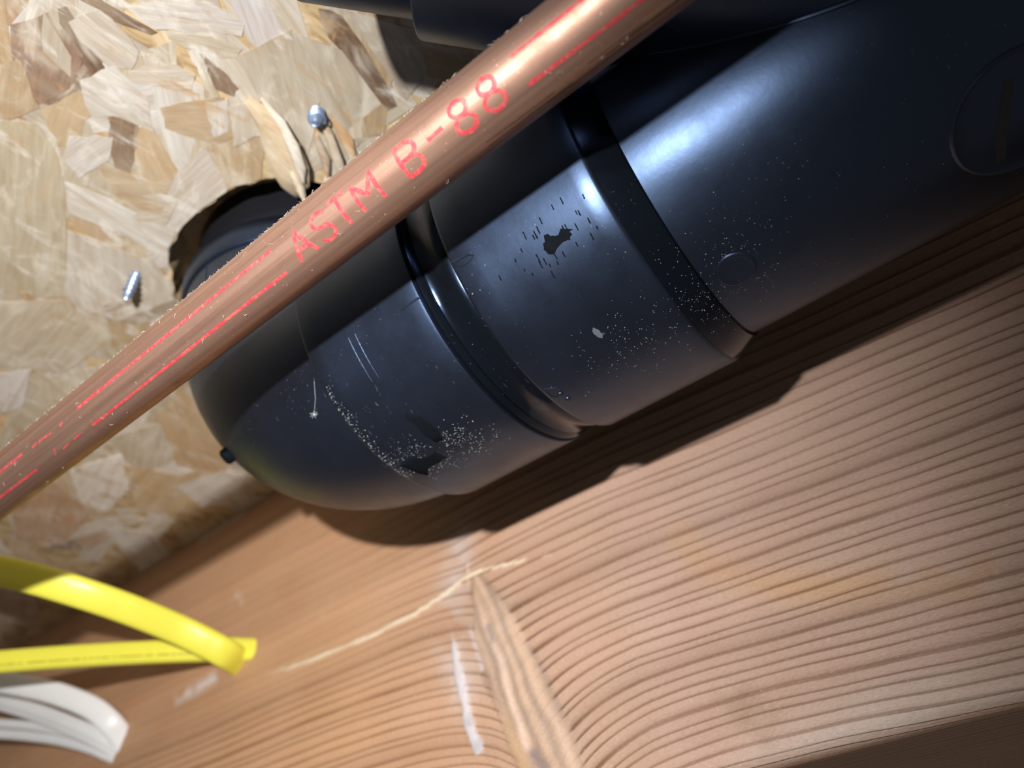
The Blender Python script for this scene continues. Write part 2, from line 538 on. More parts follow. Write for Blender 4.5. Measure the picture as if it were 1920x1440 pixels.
# torn fibres around the hole edge
def splinter(path, widths, thick, col, name='splinter'):
    P = [Vector(p) for p in path]
    vs_, fs = [], []
    for k, p in enumerate(P):
        t = (P[min(k + 1, len(P) - 1)] - P[max(k - 1, 0)]).normalized()
        w = t.cross(Vector((0, 0, 1))).normalized()
        nrm = w.cross(t).normalized()
        h = widths[k] / 2
        for (a, b) in ((-1, 0), (-0.6, -1), (0.5, -1.0), (1, 0), (0, 0.6)):
            vs_.append(p + w * a * h + nrm * b * thick)
    n = 5
    for j in range(len(P) - 1):
        for i in range(n):
            i2 = (i + 1) % n
            fs.append((j * n + i, j * n + i2, (j + 1) * n + i2, (j + 1) * n + i))
    fs.append(tuple(range(n))); fs.append(tuple(range((len(P) - 1) * n, len(P) * n)))
    o = mesh_obj(name, vs_, fs, M_STRAND, ceiling, smooth=True, sharp=50, loc=path[0])
    o.color = (*col, 1)
    return o
splinter([(60, 134.5, 244.6), (70, 135.5, 243.2), (79, 139, 241.6), (86, 143, 240.6), (91.5, 147, 241.0), (95, 150, 243.5)], [3, 9, 13, 13, 10, 4], 1.6, (0.66, 0.54, 0.36))
splinter([(63, 130.5, 244.4), (72, 131.6, 242.0), (80, 134.5, 239.6), (87, 138.5, 238.6), (91, 141.8, 239.0)], [0.8, 3.2, 4.2, 3.6, 1.0], 1.0, (0.85, 0.82, 0.76))
splinter([(86, 142, 239.8), (92, 144.8, 238.0), (97, 147.5, 237.6)], [2.5, 3.2, 0.8], 0.9, (0.74, 0.66, 0.50))
splinter([(78, 120.5, 244.5), (86, 123.4, 242.6), (94, 127.8, 241.2), (101, 132, 241.0), (104, 136, 242.0)], [2.0, 3.0, 3.4, 3.2, 1.5], 0.9, (0.58, 0.50, 0.39))
splinter([(84, 128, 244.4), (92, 132, 243.4), (97, 136.5, 243.0)], [2.0, 3.4, 1.2], 0.8, (0.42, 0.27, 0.16))
splinter([(97, 138, 243.6), (101, 136.0, 241.8), (106, 135.5, 241.4)], [2.5, 4.0, 2.0], 0.8, (0.62, 0.56, 0.44))
splinter([(84, 119, 244.6), (92, 121, 243.8), (99, 125, 243.6)], [2.0, 4.5, 2.0], 0.7, (0.60, 0.38, 0.20))

# ------------------------------------------------------------------ the joist
def make_joist():
    jt = thing('floor_joist', 'rough-sawn softwood joist with dark grain lines and a knot, below the drain pipe', 'joist', (JX + 26, 250, 50.7))
    y0, y1, ny = -150.0, 760.0, 900
    ys = np.linspace(y0, y1, ny)
    prof = []
    zb, zt = 50.7, Z0 - 0.15
    for z in np.linspace(zt, zb + 5, 190): prof.append((JX, z))
    for a in np.linspace(0, math.pi / 2, 8)[1:]: prof.append((JX + 5 - 5 * math.cos(a), zb + 5 - 5 * math.sin(a)))
    for x in np.linspace(JX + 5, JX + 84, 46)[1:]: prof.append((x, zb))
    nfront = len(prof)
    prof = np.array(prof)
    npr = len(prof)
    Yg, _ = np.meshgrid(ys, np.arange(npr), indexing='ij')
    Xg = np.broadcast_to(prof[:, 0], (ny, npr)).copy()
    Zg = np.broadcast_to(prof[:, 1], (ny, npr)).copy()
    # unrolled height coordinate so the grain wraps round the lower edge
    seg = np.r_[0, np.cumsum(np.hypot(np.diff(prof[:, 0]), np.diff(prof[:, 1])))]
    Hs = zt - np.broadcast_to(seg, (ny, npr))
    # knot centre line leans with height
    yk = 176 - (138 - Hs) * 0.36
    depth = np.clip((140 - Hs) / 70.0, 0, 1.15)
    dyk = Yg - yk
    wR, wL = 20.0, 14.0
    dip = np.where(dyk < 0, np.exp(dyk / wR), np.exp(-dyk / wL))
    B = 21.0 * depth ** 0.8 * np.where(Hs < 140, 1, 0) + 2.5 * np.exp(-((Hs - 150) / 14.0) ** 2)
    wob = 0.9 * np.sin(Yg / 41.0 + Hs / 23.0) + 0.5 * np.sin(Yg / 17.0 - Hs / 9.0 + 1.3) + 0.18 * np.sin(Yg / 6.1 + Hs / 3.7)
    tilt = np.where(Yg < 110, (Yg - 110) * -0.055, 0)
    tilt = -(110 - np.minimum(Yg, 110)) * -0.055
    F = Hs + tilt + B * dip + wob * 0.55
    # ring spacing: wider up near the deck, tighter toward the lower edge
    def cum(f):
        sp = np.interp(f, [40, 80, 120, 160, 200, 260], [2.6, 3.3, 4.0, 4.7, 6.5, 8.0])
        return sp
    fx = np.linspace(-80, 330, 2000)
    ph_tab = np.cumsum((fx[1] - fx[0]) / cum(fx))
    ph_tab = ph_tab + 0.16 * np.sin(ph_tab * 1.7) + 0.12 * np.sin(ph_tab * 2.9 + 1)
    phase = -np.interp(F, fx, ph_tab) + 300.0
    # albedo
    pink = np.array([0.475, 0.325, 0.255]); orange = np.array([0.56, 0.335, 0.195])
    k = np.clip((Yg - 90) / 150, 0, 1)[..., None]
    alb = pink * (1 - k) + orange * k
    tone = 0.05 * np.sin(F / 7.3) + 0.04 * np.sin(F / 3.1 + 2)
    alb = alb * (1 + tone[..., None])
    def blend(mask, col):
        nonlocal alb
        m = np.clip(mask, 0, 1)[..., None]
        alb = alb * (1 - m) + np.array(col) * m
    def nz(sy, sz, seed):
        r = np.random.default_rng(seed)
        v = np.zeros_like(Yg)
        for _ in range(14):
            a, b, c0 = r.normal() / sy, r.normal() / sz, r.uniform(0, 6.28)
            v += np.sin(Yg * a + Hs * b + c0)
        return v / 14 ** 0.5
    def pathmask(pts, w):
        P = np.array(pts, float)
        d = np.full(Yg.shape, 1e9)
        for a, b in zip(P[:-1], P[1:]):
            ab = b - a
            t = np.clip(((Yg - a[0]) * ab[0] + (Hs - a[1]) * ab[1]) / (ab @ ab), 0, 1)
            d = np.minimum(d, np.hypot(Yg - a[0] - t * ab[0], Hs - a[1] - t * ab[1]))
        return np.exp(-(d / w) ** 2)
    n1, n2, n3 = nz(9, 3, 1), nz(4, 4, 2), nz(14, 8, 3)
    blend(0.45 * pathmask([(87, 123), (79, 109), (70, 99.6), (47, 90), (12, 80)], 5.5) * (0.8 + 0.3 * n3), (0.56, 0.34, 0.16))     # resin stain
    blend(0.6 * np.exp(-((Hs - 53 - n1 * 1.5) / 7.0) ** 2) * np.clip((95 - Yg) / 40, 0, 1), (0.50, 0.46, 0.42))                         # grey lower edge
    blend(0.5 * pathmask([(82, 70), (77, 60)], 6) * np.clip(0.4 + n2, 0, 1), (0.30, 0.20, 0.13))                                      # dirt
    blend(0.85 * pathmask([(337, 192), (331, 184)], 3.5) * np.clip(0.5 + 0.9 * n2, 0, 1), (0.78, 0.70, 0.68))
    blend(0.9 * pathmask([(340, 150), (352, 148.4), (372, 148.0)], 3.2) * np.clip(0.55 + 0.9 * n2, 0, 1), (0.82, 0.76, 0.74))
    blend(0.6 * pathmask([(275, 166), (262, 160)], 4) * np.clip(0.2 + 0.9 * n2, 0, 1), (0.74, 0.66, 0.58))
    blend(0.75 * pathmask([(379, 243), (360, 243.5), (341, 243.5)], 2.8), (0.80, 0.74, 0.64))                                      # frayed top edge
    blend(0.75 * pathmask([(180, 160), (184, 140), (186, 122), (182, 100)], 8) * np.clip(0.7 + 0.4 * n2, 0, 1), (0.62, 0.56, 0.54))             # pale halo by knot
    blend(0.75 * pathmask([(26, 84), (10, 80)], 5) * np.clip(0.1 + 0.6 * n2, 0, 1), (0.46, 0.42, 0.42))
    blend(0.30 * np.clip((Hs - 150) / 60, 0, 1) * np.clip((Yg - 150) / 100, 0, 1), (0.62, 0.36, 0.21))
    rb = np.clip((zb + 2 - Hs) / 4.0, 0, 1)
    blend(rb * 0.75, (0.36, 0.20, 0.12))
    late = np.clip(0.92 - 0.70 * np.clip((Yg - 170) / 70, 0, 1) * np.clip((Hs - 112) / 25, 0, 1), 0.2, 1) * (0.85 + 0.12 * n3)
    late = late + 0.7 * np.exp(-((dyk + 15) / 9.0) ** 2) * np.clip((140 - Hs) / 20, 0, 1)
    late = np.clip(late, 0.15, 1.5)
    # the knot, its pitch streaks and the raised fibre: coloured and in relief, and parts of their own
    kw = 1.0 + 9.5 * np.clip((141 - Hs) / 30.0, 0, 1) ** 0.7
    kd = dyk + 4.0 + (0.35 * n2 + 1.2 * n3) * np.clip((141 - Hs) / 30.0, 0, 1)
    m_knot = np.where((Hs < 141) & (Hs > zb), np.clip((kw - np.abs(kd)) / 1.6 + 0.5, 0, 1), 0)
    r5 = np.random.default_rng(5)
    fig = np.zeros_like(Yg)
    for _ in range(16):
        fig += np.sin(kd * r5.uniform(0.25, 1.5) + Hs * r5.normal() * 0.035 + r5.uniform(0, 6.28))
    fig = fig / 16 ** 0.5
    kc = np.array([0.56, 0.385, 0.27]) * (1 + 0.15 * np.clip(fig, -1.5, 1.5) + 0.07 * n1)[..., None]
    kc = kc + np.clip(fig - 0.9, 0, 1)[..., None] * np.array([0.03, 0.07, 0.12])
    alb = alb * (1 - m_knot[..., None]) + kc * m_knot[..., None]
    blend(0.8 * m_knot * np.clip(-fig - 0.55, 0, 1), (0.26, 0.20, 0.17))
    edge = np.exp(-((np.abs(kd) - kw) / 1.3) ** 2) * np.where((Hs < 141) & (Hs > zb), 1, 0)
    blend(0.6 * edge * np.clip(0.6 + n2, 0, 1), (0.22, 0.16, 0.13))
    blend(0.55 * pathmask([(176.5, 121), (174, 112), (171.5, 104)], 0.9), (0.74, 0.74, 0.80))
    blend(0.85 * pathmask([(167.6, 118.5), (166.4, 115.5), (165.6, 112.5)], 1.0), (0.13, 0.13, 0.15))
    blend(0.55 * pathmask([(172, 102), (167, 90), (162, 76)], 0.5), (0.20, 0.15, 0.13))
    blend(0.85 * pathmask([(152, 71), (150, 67.5), (148.5, 66)], 2.2), (0.14, 0.12, 0.13))
    blend(0.35 * pathmask([(163, 84), (159, 74), (156, 62)], 2.6), (0.66, 0.43, 0.20))
    late = late * (1 - 0.9 * m_knot)
    blend(0.4 * np.exp(-(kd / 17.0) ** 2) * np.clip((143 - Hs) / 15, 0, 1) * np.clip(0.7 + 0.5 * n3, 0, 1), (0.47, 0.36, 0.29))
    blend(0.7 * pathmask([(-37.5, 180.5), (-43, 178.3), (-48, 174)], 0.8) * np.clip(0.6 + n2, 0, 1), (0.72, 0.62, 0.55))
    m_pitch = pathmask([(187.5, 126), (186, 119)], 3.4) * 0.85
    m_pitch = np.maximum(m_pitch, pathmask([(186, 122), (183.6, 110), (181.6, 98), (179.4, 88), (175.5, 78.5)], 1.9))
    m_pitch = np.clip((m_pitch + (0.26 * n2 + 0.1 * n1) * np.clip(m_pitch * 4, 0, 1) - 0.30) / 0.35, 0, 1)
    blend(0.85 * m_pitch, (0.66, 0.66, 0.72))
    blend(0.4 * m_pitch * np.clip(n1, 0, 1), (0.30, 0.28, 0.30))
    m_fib = pathmask([(299, 139), (276, 137), (250, 136), (229, 135.6), (205, 136.6), (190, 139), (180, 142.0), (170, 142.4)], 1.1)
    m_fib = np.maximum(m_fib, 0.75 * pathmask([(170, 142.4), (158, 140.2), (137, 136.2)], 0.8) * np.clip(0.6 + n1, 0, 1))
    m_fib = np.maximum(m_fib, 0.55 * pathmask([(176.5, 149), (177, 142), (177.4, 138)], 0.7))
    m_fib = np.clip((m_fib + 0.10 * n2 * np.clip(m_fib * 4, 0, 1) - 0.32) / 0.3, 0, 1) * np.clip((300 - Yg) / 25, 0.1, 1)
    blend(0.85 * m_fib, (0.82, 0.72, 0.54))
    late = late * (1 - np.maximum(m_pitch, m_fib))
    Xg -= np.where(Hs > zb, 1.3 * np.exp(-(dyk / 14.0) ** 2) * np.clip(depth * 2, 0, 1) + 0.5 * m_knot * (0.6 + 0.4 * fig) + 0.7 * m_pitch + 0.6 * m_fib, 0)
    lw = V((JX + 26, 250, 50.7))
    co = np.stack([Xg, Yg, Zg], -1).reshape(-1, 3) * S + np.array(OFF) - np.array(lw)
    idx = np.arange(ny * npr).reshape(ny, npr)
    quads = np.stack([idx[:-1, :-1], idx[:-1, 1:], idx[1:, 1:], idx[1:, :-1]], -1).reshape(-1, 4)
    # back and top close the board
    back = []
    nv = len(co)
    extra = []
    for yy in (y0, y1):
        extra.append(np.array((JX + 84, yy, zt)) * S + np.array(OFF) - np.array(lw))
    co = np.vstack([co, np.array(extra)])
    def facemean(m):
        return (m[:-1, :-1] + m[:-1, 1:] + m[1:, 1:] + m[1:, :-1]).ravel() / 4
    g_p, g_f, g_k = facemean(m_pitch) > 0.5, facemean(m_fib) > 0.5, facemean(m_knot) > 0.5
    g_f &= ~g_p
    g_k &= ~(g_p | g_f)
    pieces = [('pitch_streak', g_p, 'whitish pitch streak along the knot'), ('raised_fibre', g_f, 'pale raised fibre along the grain'), ('knot', g_k, 'long leaning knot with grey and amber streaks')]
    rest = np.ones(len(quads), bool)
    comps = {}
    for nm, g, lab in pieces:                     # connected islands of faces; crumbs stay with the board
        left = set(np.nonzero(g)[0].tolist())
        comps[nm] = []
        nc = npr - 1
        while left:
            st = [left.pop()]
            comp = list(st)
            while st:
                k_ = st.pop()
                for nb in ((k_ - 1) if k_ % nc else -1, (k_ + 1) if (k_ + 1) % nc else -1, k_ - nc, k_ + nc):
                    if nb in left:
                        left.discard(nb); st.append(nb); comp.append(nb)
            if len(comp) >= 14:
                comps[nm].append(np.array(sorted(comp)))
                rest[comps[nm][-1]] = False
    me = bpy.data.meshes.new('board')
    fl = [tuple(q) for q in quads[rest].tolist()]
    fl.append(tuple([int(i) for i in idx[:, -1]][::-1] + [nv, nv + 1][0:1] + [nv + 1]))
    fl.append((int(idx[0, 0]),) + (nv,) + (nv + 1,) + (int(idx[-1, 0]),))
    fl.append(tuple(int(i) for i in idx[0, :][::-1]) + (nv,))
    fl.append(tuple(int(i) for i in idx[-1, :]) + (nv + 1,))
    me.from_pydata(co.tolist(), [], fl)
    me.polygons.foreach_set('use_smooth', [True] * len(me.polygons))
    me.set_sharp_from_angle(angle=math.radians(50))
    ca = np.ones((len(co), 4), np.float32); ca[:nv, :3] = alb.reshape(-1, 3); ca[nv:, :3] = pink
    fa = {}
    for nm, arr in (('phase', phase), ('late', late)):
        fa[nm] = np.zeros(len(co), np.float32); fa[nm][:nv] = arr.ravel()
    def finish(me_, sel):
        at = me_.attributes.new('albedo', 'FLOAT_COLOR', 'POINT')
        at.data.foreach_set('color', ca[sel].ravel())
        for nm in fa:
            at = me_.attributes.new(nm, 'FLOAT', 'POINT')
            at.data.foreach_set('value', fa[nm][sel])
        me_.materials.append(M_JOIST)
        o_ = bpy.data.objects.new(me_.name, me_)
        COL.objects.link(o_)
        o_.parent = jt
        return o_
    finish(me, np.arange(len(co)))
    split = []
    for nm, g, lab in pieces:
        for comp in comps[nm]:
            split.append((nm, comp, lab))
    for nm, g, lab in split:
        qd = quads[g]
        used, inv = np.unique(qd, return_inverse=True)
        mp = bpy.data.meshes.new(nm)
        mp.from_pydata(co[used].tolist(), [], inv.reshape(-1, 4).tolist())
        mp.polygons.foreach_set('use_smooth', [True] * len(mp.polygons))
        finish(mp, used)['label'] = lab
    return jt
joist = make_joist()

# ------------------------------------------------------------------ the black drain line
PX, PZ = 139.55, 181.26
drain = thing('drain_pipe', 'large black plastic drain pipe and fittings turning up through the deck hole', 'pipe', (PX, 0, PZ))
AX = (PX, 0, PZ)
RB = 46.3
def chamfer_hub(s0, s1, r, c=0.8):
    return [(s0, r - 3.5), (s0, r - c), (s0 + c * 0.35, r - c * 0.3), (s0 + c, r), (s1 - c, r), (s1 - c * 0.35, r - c * 0.3), (s1, r - c), (s1, r - 3.5)]

# wye: run, end hub, slanting branch
v, f = lathe(AX, (0, 1, 0), [(-230, RB)] + [(s, RB) for s in range(-220, 40, 10)] + [(40, RB)], 160)
wye = mesh_obj('wye_fitting', v, f, M_ABS, drain)
hub_prof = [(36.5, 45.9), (38.5, 50.0), (38.9, 50.6), (39.8, 51.0)] + [(s, 51.0) for s in range(44, 80, 6)] + [(80.6, 51.0), (81.4, 50.7), (81.7, 50.2), (81.7, 46)]
v, f = lathe(AX, (0, 1, 0), hub_prof, 160)
mesh_obj('end_hub', v, f, M_ABS, wye)
v, f = lathe(AX, (0, 1, 0), [(31.2, 46.2), (31.6, 47.2), (36.2, 49.6), (38.2, 50.2), (38.7, 50.4)], 160)
mesh_obj('hub_shoulder', v, f, M_ABS_GLOSS, wye)

TB = math.radians(9)
BD = Vector((-0.70711 * math.cos(TB), 0.70711 * math.cos(TB), math.sin(TB)))
BP = Vector((PX, -68, PZ))
v, f = lathe(BP, BD, [(14, 36.5), (50, 36.5), (88, 36.8), (100, 38.2), (106, 40), (142.4, 40), (142.9, 39.7), (143, 39.2), (143, 35.5), (120, 35.4)], 128)
br = mesh_obj('branch_arm', v, f, M_ABS, wye)
v, f = lathe(BP, BD, [(125, 35.6), (172, 35.6)], 128)
mesh_obj('branch_pipe', v, f, M_ABS, drain)

# pale flashing line where the branch leaves the run
def junction():
    d, u, w = basis(BD)
    pts = []
    for i in range(181):
        a = 2 * math.pi * i / 180
        o = BP + (u * math.cos(a) + w * math.sin(a)) * 36.7
        # march along the branch until outside the run cylinder
        lo_, hi_ = 0.0, 160.0
        def out(t):
            p = o + BD * t
            return math.hypot(p.x - PX, p.z - PZ) > RB + 0.1
        if not out(hi_):
            continue
        for _ in range(40):
            mid = (lo_ + hi_) / 2
            if out(mid): hi_ = mid
            else: lo_ = mid
        pts.append(o + BD * hi_)
    return pts
jp = junction()
v, f = tube(jp, 0.45, 6)
mesh_obj('mould_seam', v, f, M_ABS, wye)

def cyl_pt(s, th, r):
    a = math.radians(th)
    return Vector((PX - r * math.cos(a), s, PZ - r * math.sin(a)))
def disc(s, th, rad, r, h, name, parent, mat=M_ABS, squash=1.0):
    vs_, fs = [], []
    n = 48
    rings = [(rad + 0.45, -0.2), (rad, h * 0.7), (rad - 0.35, h), (rad - 0.8, h * 0.5), (rad * 0.6, h * 0.45), (rad * 0.25, h * 0.45)]
    for (q, hh) in rings:
        for i in range(n):
            a = 2 * math.pi * i / n
            vs_.append(cyl_pt(s + q * math.cos(a), th + math.degrees(q * squash * math.sin(a) / r), r + hh))
    for j in range(len(rings) - 1):
        for i in range(n):
            i2 = (i + 1) % n
            fs.append((j * n + i, j * n + i2, (j + 1) * n + i2, (j + 1) * n + i))
    fs.append(tuple(range((len(rings) - 1) * n, len(rings) * n)))
    return mesh_obj(name, vs_, fs, mat, parent, sharp=60)
disc(23.6, 83.0, 4.6, RB, 0.35, 'moulded_disc', wye)
disc(-40.5, 85.5, 14.5, RB, 0.6, 'moulded_disc', wye)

def ridge(pts, r, rad, name, parent, mat=M_ABS, closed=False):
    P = [cyl_pt(s, th, r) for s, th in pts]
    if closed: P.append(P[0])
    v, f = tube(P, rad, 6)
    return mesh_obj(name, v, f, mat, parent)
ridge([(75.2, 36.2), (77.6, 35.9), (80.4, 35.6)], 51.0, 0.35, 'moulded_mark', wye)
ridge([(74.6, 37.2), (76.2, 36.2), (78.6, 35.8), (80.6, 36.6), (79.0, 38.0), (76.4, 38.2)], 51.0, 0.16, 'moulded_mark', wye, closed=True)
ridge([(80.2, 82.3), (78.6, 83.6), (77.2, 84.2)], 51.0, 0.16, 'moulded_letter', wye)
ridge([(80.2, 84.0), (80.4, 86.2), (79.3, 87.6), (78.0, 87.2), (77.3, 85.4)], 51.0, 0.16, 'moulded_letter', wye)
for (s_, t_) in ((77.9, 87.2), (77.6, 90.6)):
    v, f = lathe(cyl_pt(s_, t_, 50.9), cyl_pt(s_, t_, 52) - cyl_pt(s_, t_, 51), [(0, 0.85), (0.3, 0.75), (0.55, 0.4), (0.62, 0.05)], 16, cap1=True)
    mesh_obj('moulded_dot', v, f, M_ABS, wye)

# cemented joint between wye hub and elbow hub
v, f = lathe(AX, (0, 1, 0), [(80.5, 46.0), (81.9, 48.9), (83.4, 49.5), (85.4, 49.0), (87.5, 48.1), (89.8, 48.0), (91.0, 48.5), (91.7, 48.1), (92.4, 48.9), (93.2, 49.4), (94.4, 48.6), (95, 46)], 160)
mesh_obj('cement_joint', v, f, M_ABS_GLOSS, drain)['label'] = 'glossy wet-looking cement ring between the hubs'

# elbow: hub, tight bend up into the deck, outlet hub
SE0, RBEND, RE = 135.8, 54.0, 46.8
BETA = math.radians(6)
def turn(p):
    """the elbow is clocked a few degrees about the run"""
    x, z = p[0] - PX, p[2] - PZ
    return Vector((PX + x * math.cos(BETA) - z * math.sin(BETA), p[1], PZ + x * math.sin(BETA) + z * math.cos(BETA)))
n, m = 96, 40
vs_, fs = [], []
cy, cz = SE0, PZ + RBEND
for j in range(m + 1):
    a = (math.pi / 2) * j / m
    ty, tz = math.cos(a), math.sin(a)
    oy, oz = math.sin(a), -math.cos(a)
    c = Vector((PX, cy + oy * RBEND, cz + oz * RBEND))
    for i in range(n):
        b = 2 * math.pi * i / n
        vs_.append(c + Vector((-math.cos(b), 0, 0)) * RE + Vector((0, oy, oz)) * (math.sin(b) * RE))
for j in range(m):
    for i in range(n):
        i2 = (i + 1) % n
        fs.append((j * n + i, j * n + i2, (j + 1) * n + i2, (j + 1) * n + i))
elbow = mesh_obj('elbow_fitting', [turn(p) for p in vs_], fs, M_ABS, drain)
v, f = lathe(AX, (0, 1, 0), [(94.2, 46), (94.2, 49.2), (94.5, 49.8), (95.3, 50.0)] + [(s, 50.0) for s in range(100, 133, 6)] + [(134.6, 50.0), (135.4, 49.8), (135.9, 49.2), (136.2, 46.6)], 160)
mesh_obj('elbow_hub', v, f, M_ABS, elbow)
EY = SE0 + RBEND
UPD = (-math.sin(BETA), 0, math.cos(BETA))
v, f = lathe(turn((PX, EY, PZ + RBEND)), UPD, [(-2, 45), (-1.6, 47.4), (-0.8, 48.0), (7.5, 48.4), (8.6, 48.0), (9.0, 47.2), (9.0, 43.5), (4, 43)], 128)
mesh_obj('outlet_hub', v, f, M_ABS, elbow)
v, f = lathe(turn((PX, EY, PZ + RBEND)), UPD, [(2, 42.0), (12, 42.0), (12.6, 42.6), (19, 43.5), (40, 44.0)], 128)
mesh_obj('riser_pipe', v, f, M_ABS_DULL, drain)
# parting line of the bend and little lug behind it
pts = []
for j in range(31):
    a = (math.pi / 2) * j / 30
    pts.append(turn((PX - RE - 0.02, cy + math.sin(a) * RBEND, cz - math.cos(a) * RBEND)))
v, f = tube(pts, 0.28, 6)
mesh_obj('mould_seam', v, f, M_ABS, elbow)
# faint band on the hub from the mould
def patch(pts, r, h, name, parent, mat, jag=0.0):
    """flat conforming patch on the run from an outline of (s, theta) points"""
    cs = sum(p[0] for p in pts) / len(pts); ct = sum(p[1] for p in pts) / len(pts)
    out = []
    n_ = len(pts)
    for i in range(n_):
        a, b = pts[i], pts[(i + 1) % n_]
        for k in range(4):
            t = k / 4
            out.append((a[0] + (b[0] - a[0]) * t + random.uniform(-jag, jag), a[1] + (b[1] - a[1]) * t + random.uniform(-jag, jag)))
    vs_, fs = [], []
    N = len(out)
    for q, hh in ((1.0, -0.1), (0.97, h), (0.6, h * 1.1), (0.25, h * 1.1)):
        for (s, t) in out:
            vs_.append(cyl_pt(cs + (s - cs) * q, ct + (t - ct) * q, r + hh))
    for j in range(3):
        for i in range(N):
            i2 = (i + 1) % N
            fs.append((j * N + i, j * N + i2, (j + 1) * N + i2, (j + 1) * N + i))
    fs.append(tuple(range(3 * N, 4 * N)))
    return mesh_obj(name, vs_, fs, mat, parent, sharp=60)
patch([(118.8, 67.5), (117.2, 66.0), (114.6, 67.6), (114.2, 72), (113.6, 77.5), (115.0, 81.5), (117.6, 80.4), (118.4, 75), (117.6, 71.5)], 50, 0.10, 'cement_smear', elbow, M_DRIP, 0.25)['label'] = 'dark cement smear on the elbow hub'
patch([(132.5, 81.5), (128.0, 80.5), (124.0, 83.8), (120.0, 84.2), (119.0, 88.4), (122.5, 89.0), (126.5, 88.6), (129.5, 92.0), (131.0, 88.6)], 50, 0.10, 'cement_smear', elbow, M_DRIP, 0.3)
patch([(57.5, 45.5), (55.5, 43.5), (53.8, 45.6), (51.5, 45.0), (49.2, 46.2), (51.0, 48.4), (54.0, 48.2), (56.2, 49.6), (57.9, 48.0)], 51, 0.05, 'cement_smear', wye, M_DRIP, 0.5)
for k in range(34):
    s_, t_ = random.gauss(56, 6.5), random.gauss(46.5, 3.2)
    l_ = random.uniform(0.8, 2.6)
    patch([(s_ - 0.18, t_ - l_ / 2), (s_ + 0.15, t_ - l_ / 2), (s_ + 0.22, t_ + l_ / 2), (s_ - 0.1, t_ + l_ / 2)], 51, 0.03, 'smear_streak', wye, M_DRIP, 0.05)
patch([(59.4, 73.2), (58.6, 72.6), (57.8, 73.8), (57.7, 76.0), (58.4, 77.0), (59.3, 75.8)], 51, 0.05, 'residue_spot', wye, mat_plain('grey_spot', (0.10, 0.13, 0.15), 0.6).m, 0.15)
patch([(-38.6, 72.5), (-40.2, 73.5), (-38.8, 80), (-36.2, 87), (-34.6, 96), (-32.4, 96.5), (-33.6, 88), (-36.2, 80)], RB + 0.25, 0.08, 'residue_smear', wye, mat_plain('grey_smear', (0.028, 0.03, 0.042), 0.6).m, 0.4)
patch([(101.4, 37.8), (101.2, 38.4), (94.4, 38.4), (94.6, 37.8)], 50, 0.18, 'moulded_mark', elbow, M_ABS)
# two soft ridges on the hub
for s_ in (117.5, 120.0):
    ridge([(s_, 36 + k * 2) for k in range(9)], 48.905, 1.12, 'hub_ridge', elbow)
# crumbs of dried residue: uncountable specks
def crumbs():
    vs_, fs = [], []
    def one(s, t, r, sz):
        c = cyl_pt(s, t, r)
        o = len(vs_)
        nrm = (cyl_pt(s, t, r + 1) - c).normalized()
        d, u, w = basis(nrm)
        k = random.uniform(0, 6.28); e = random.uniform(0.4, 1)
        for i in range(4):
            a = k + i * math.pi / 2
            q = sz * (1 if i % 2 else e)
            vs_.append(c + (u * math.cos(a) + w * math.sin(a)) * q)
        vs_.append(c + nrm * sz * 0.6)
        for i in range(4):
            fs.append((o + i, o + (i + 1) % 4, o + 4))
    for _ in range(200):                               # along the elbow rim
        t = random.uniform(45, 90); s = 134.8 - abs(random.gauss(0, 1.3))
        one(s, t, 50, random.uniform(0.05, 0.19))
    for _ in range(150):
        one(random.gauss(127, 4.5), random.gauss(79, 3.5), 50, random.uniform(0.04, 0.16))
    for _ in range(110):
        one(random.gauss(110, 4), random.gauss(82, 3), 50, random.uniform(0.05, 0.2))
    for _ in range(160):
        one(random.uniform(100, 130), random.gauss(90, 3), 50, random.uniform(0.05, 0.18))
    for _ in range(200):
        one(random.gauss(50, 10), random.gauss(83, 7), 51, random.uniform(0.05, 0.15))
    for _ in range(160):
        one(random.gauss(24, 5), random.gauss(80, 7), RB, random.uniform(0.05, 0.15))
    for _ in range(120):
        one(random.uniform(31, 40), random.gauss(80, 8), 49.9, random.uniform(0.05, 0.16))
    for _ in range(260):
        one(random.uniform(-60, 130), random.uniform(35, 110), 51 if random.random() < 0 else 50.02 if False else RB, random.uniform(0.05, 0.13))
    return vs_, fs
v, f = crumbs()
c_ = mesh_obj('residue_specks', v, f, M_RESIDUE, drain, smooth=False)
c_['kind'] = 'stuff'
# little cobweb scratch star on the bend
def bend_pt(a_deg, b_deg, r):
    a, b = math.radians(a_deg), math.radians(b_deg)
    oy, oz = math.sin(a), -math.cos(a)
    c = Vector((PX, cy + oy * RBEND, cz + oz * RBEND))
    return turn(c + Vector((-math.cos(b), 0, 0)) * r + Vector((0, oy, oz)) * (math.sin(b) * r))
star = []
for k in range(9):
    a = 2 * math.pi * k / 9
    star.append(tube([bend_pt(6.5, 45, RE + 0.05), bend_pt(6.5 + random.uniform(0.7, 1.5) * math.cos(a), 45 + random.uniform(0.8, 1.7) * math.sin(a), RE + 0.05)], 0.06, 4))
star.append(tube([bend_pt(6.5, 45, RE + 0.05), bend_pt(4.2, 40, RE + 0.1), bend_pt(2.6, 34.5, RE + 0.05)], 0.045, 4))
v, f = join(star)
mesh_obj('scuff_star', v, f, M_RESIDUE, elbow)
v, f = tube([bend_pt(46, 64, RE - 2), bend_pt(46, 64, RE + 1.8), bend_pt(46, 64, RE + 2.6)], [3.2, 3.0, 2.0], 14)
mesh_obj('moulded_lug', v, f, M_DRIP, elbow)

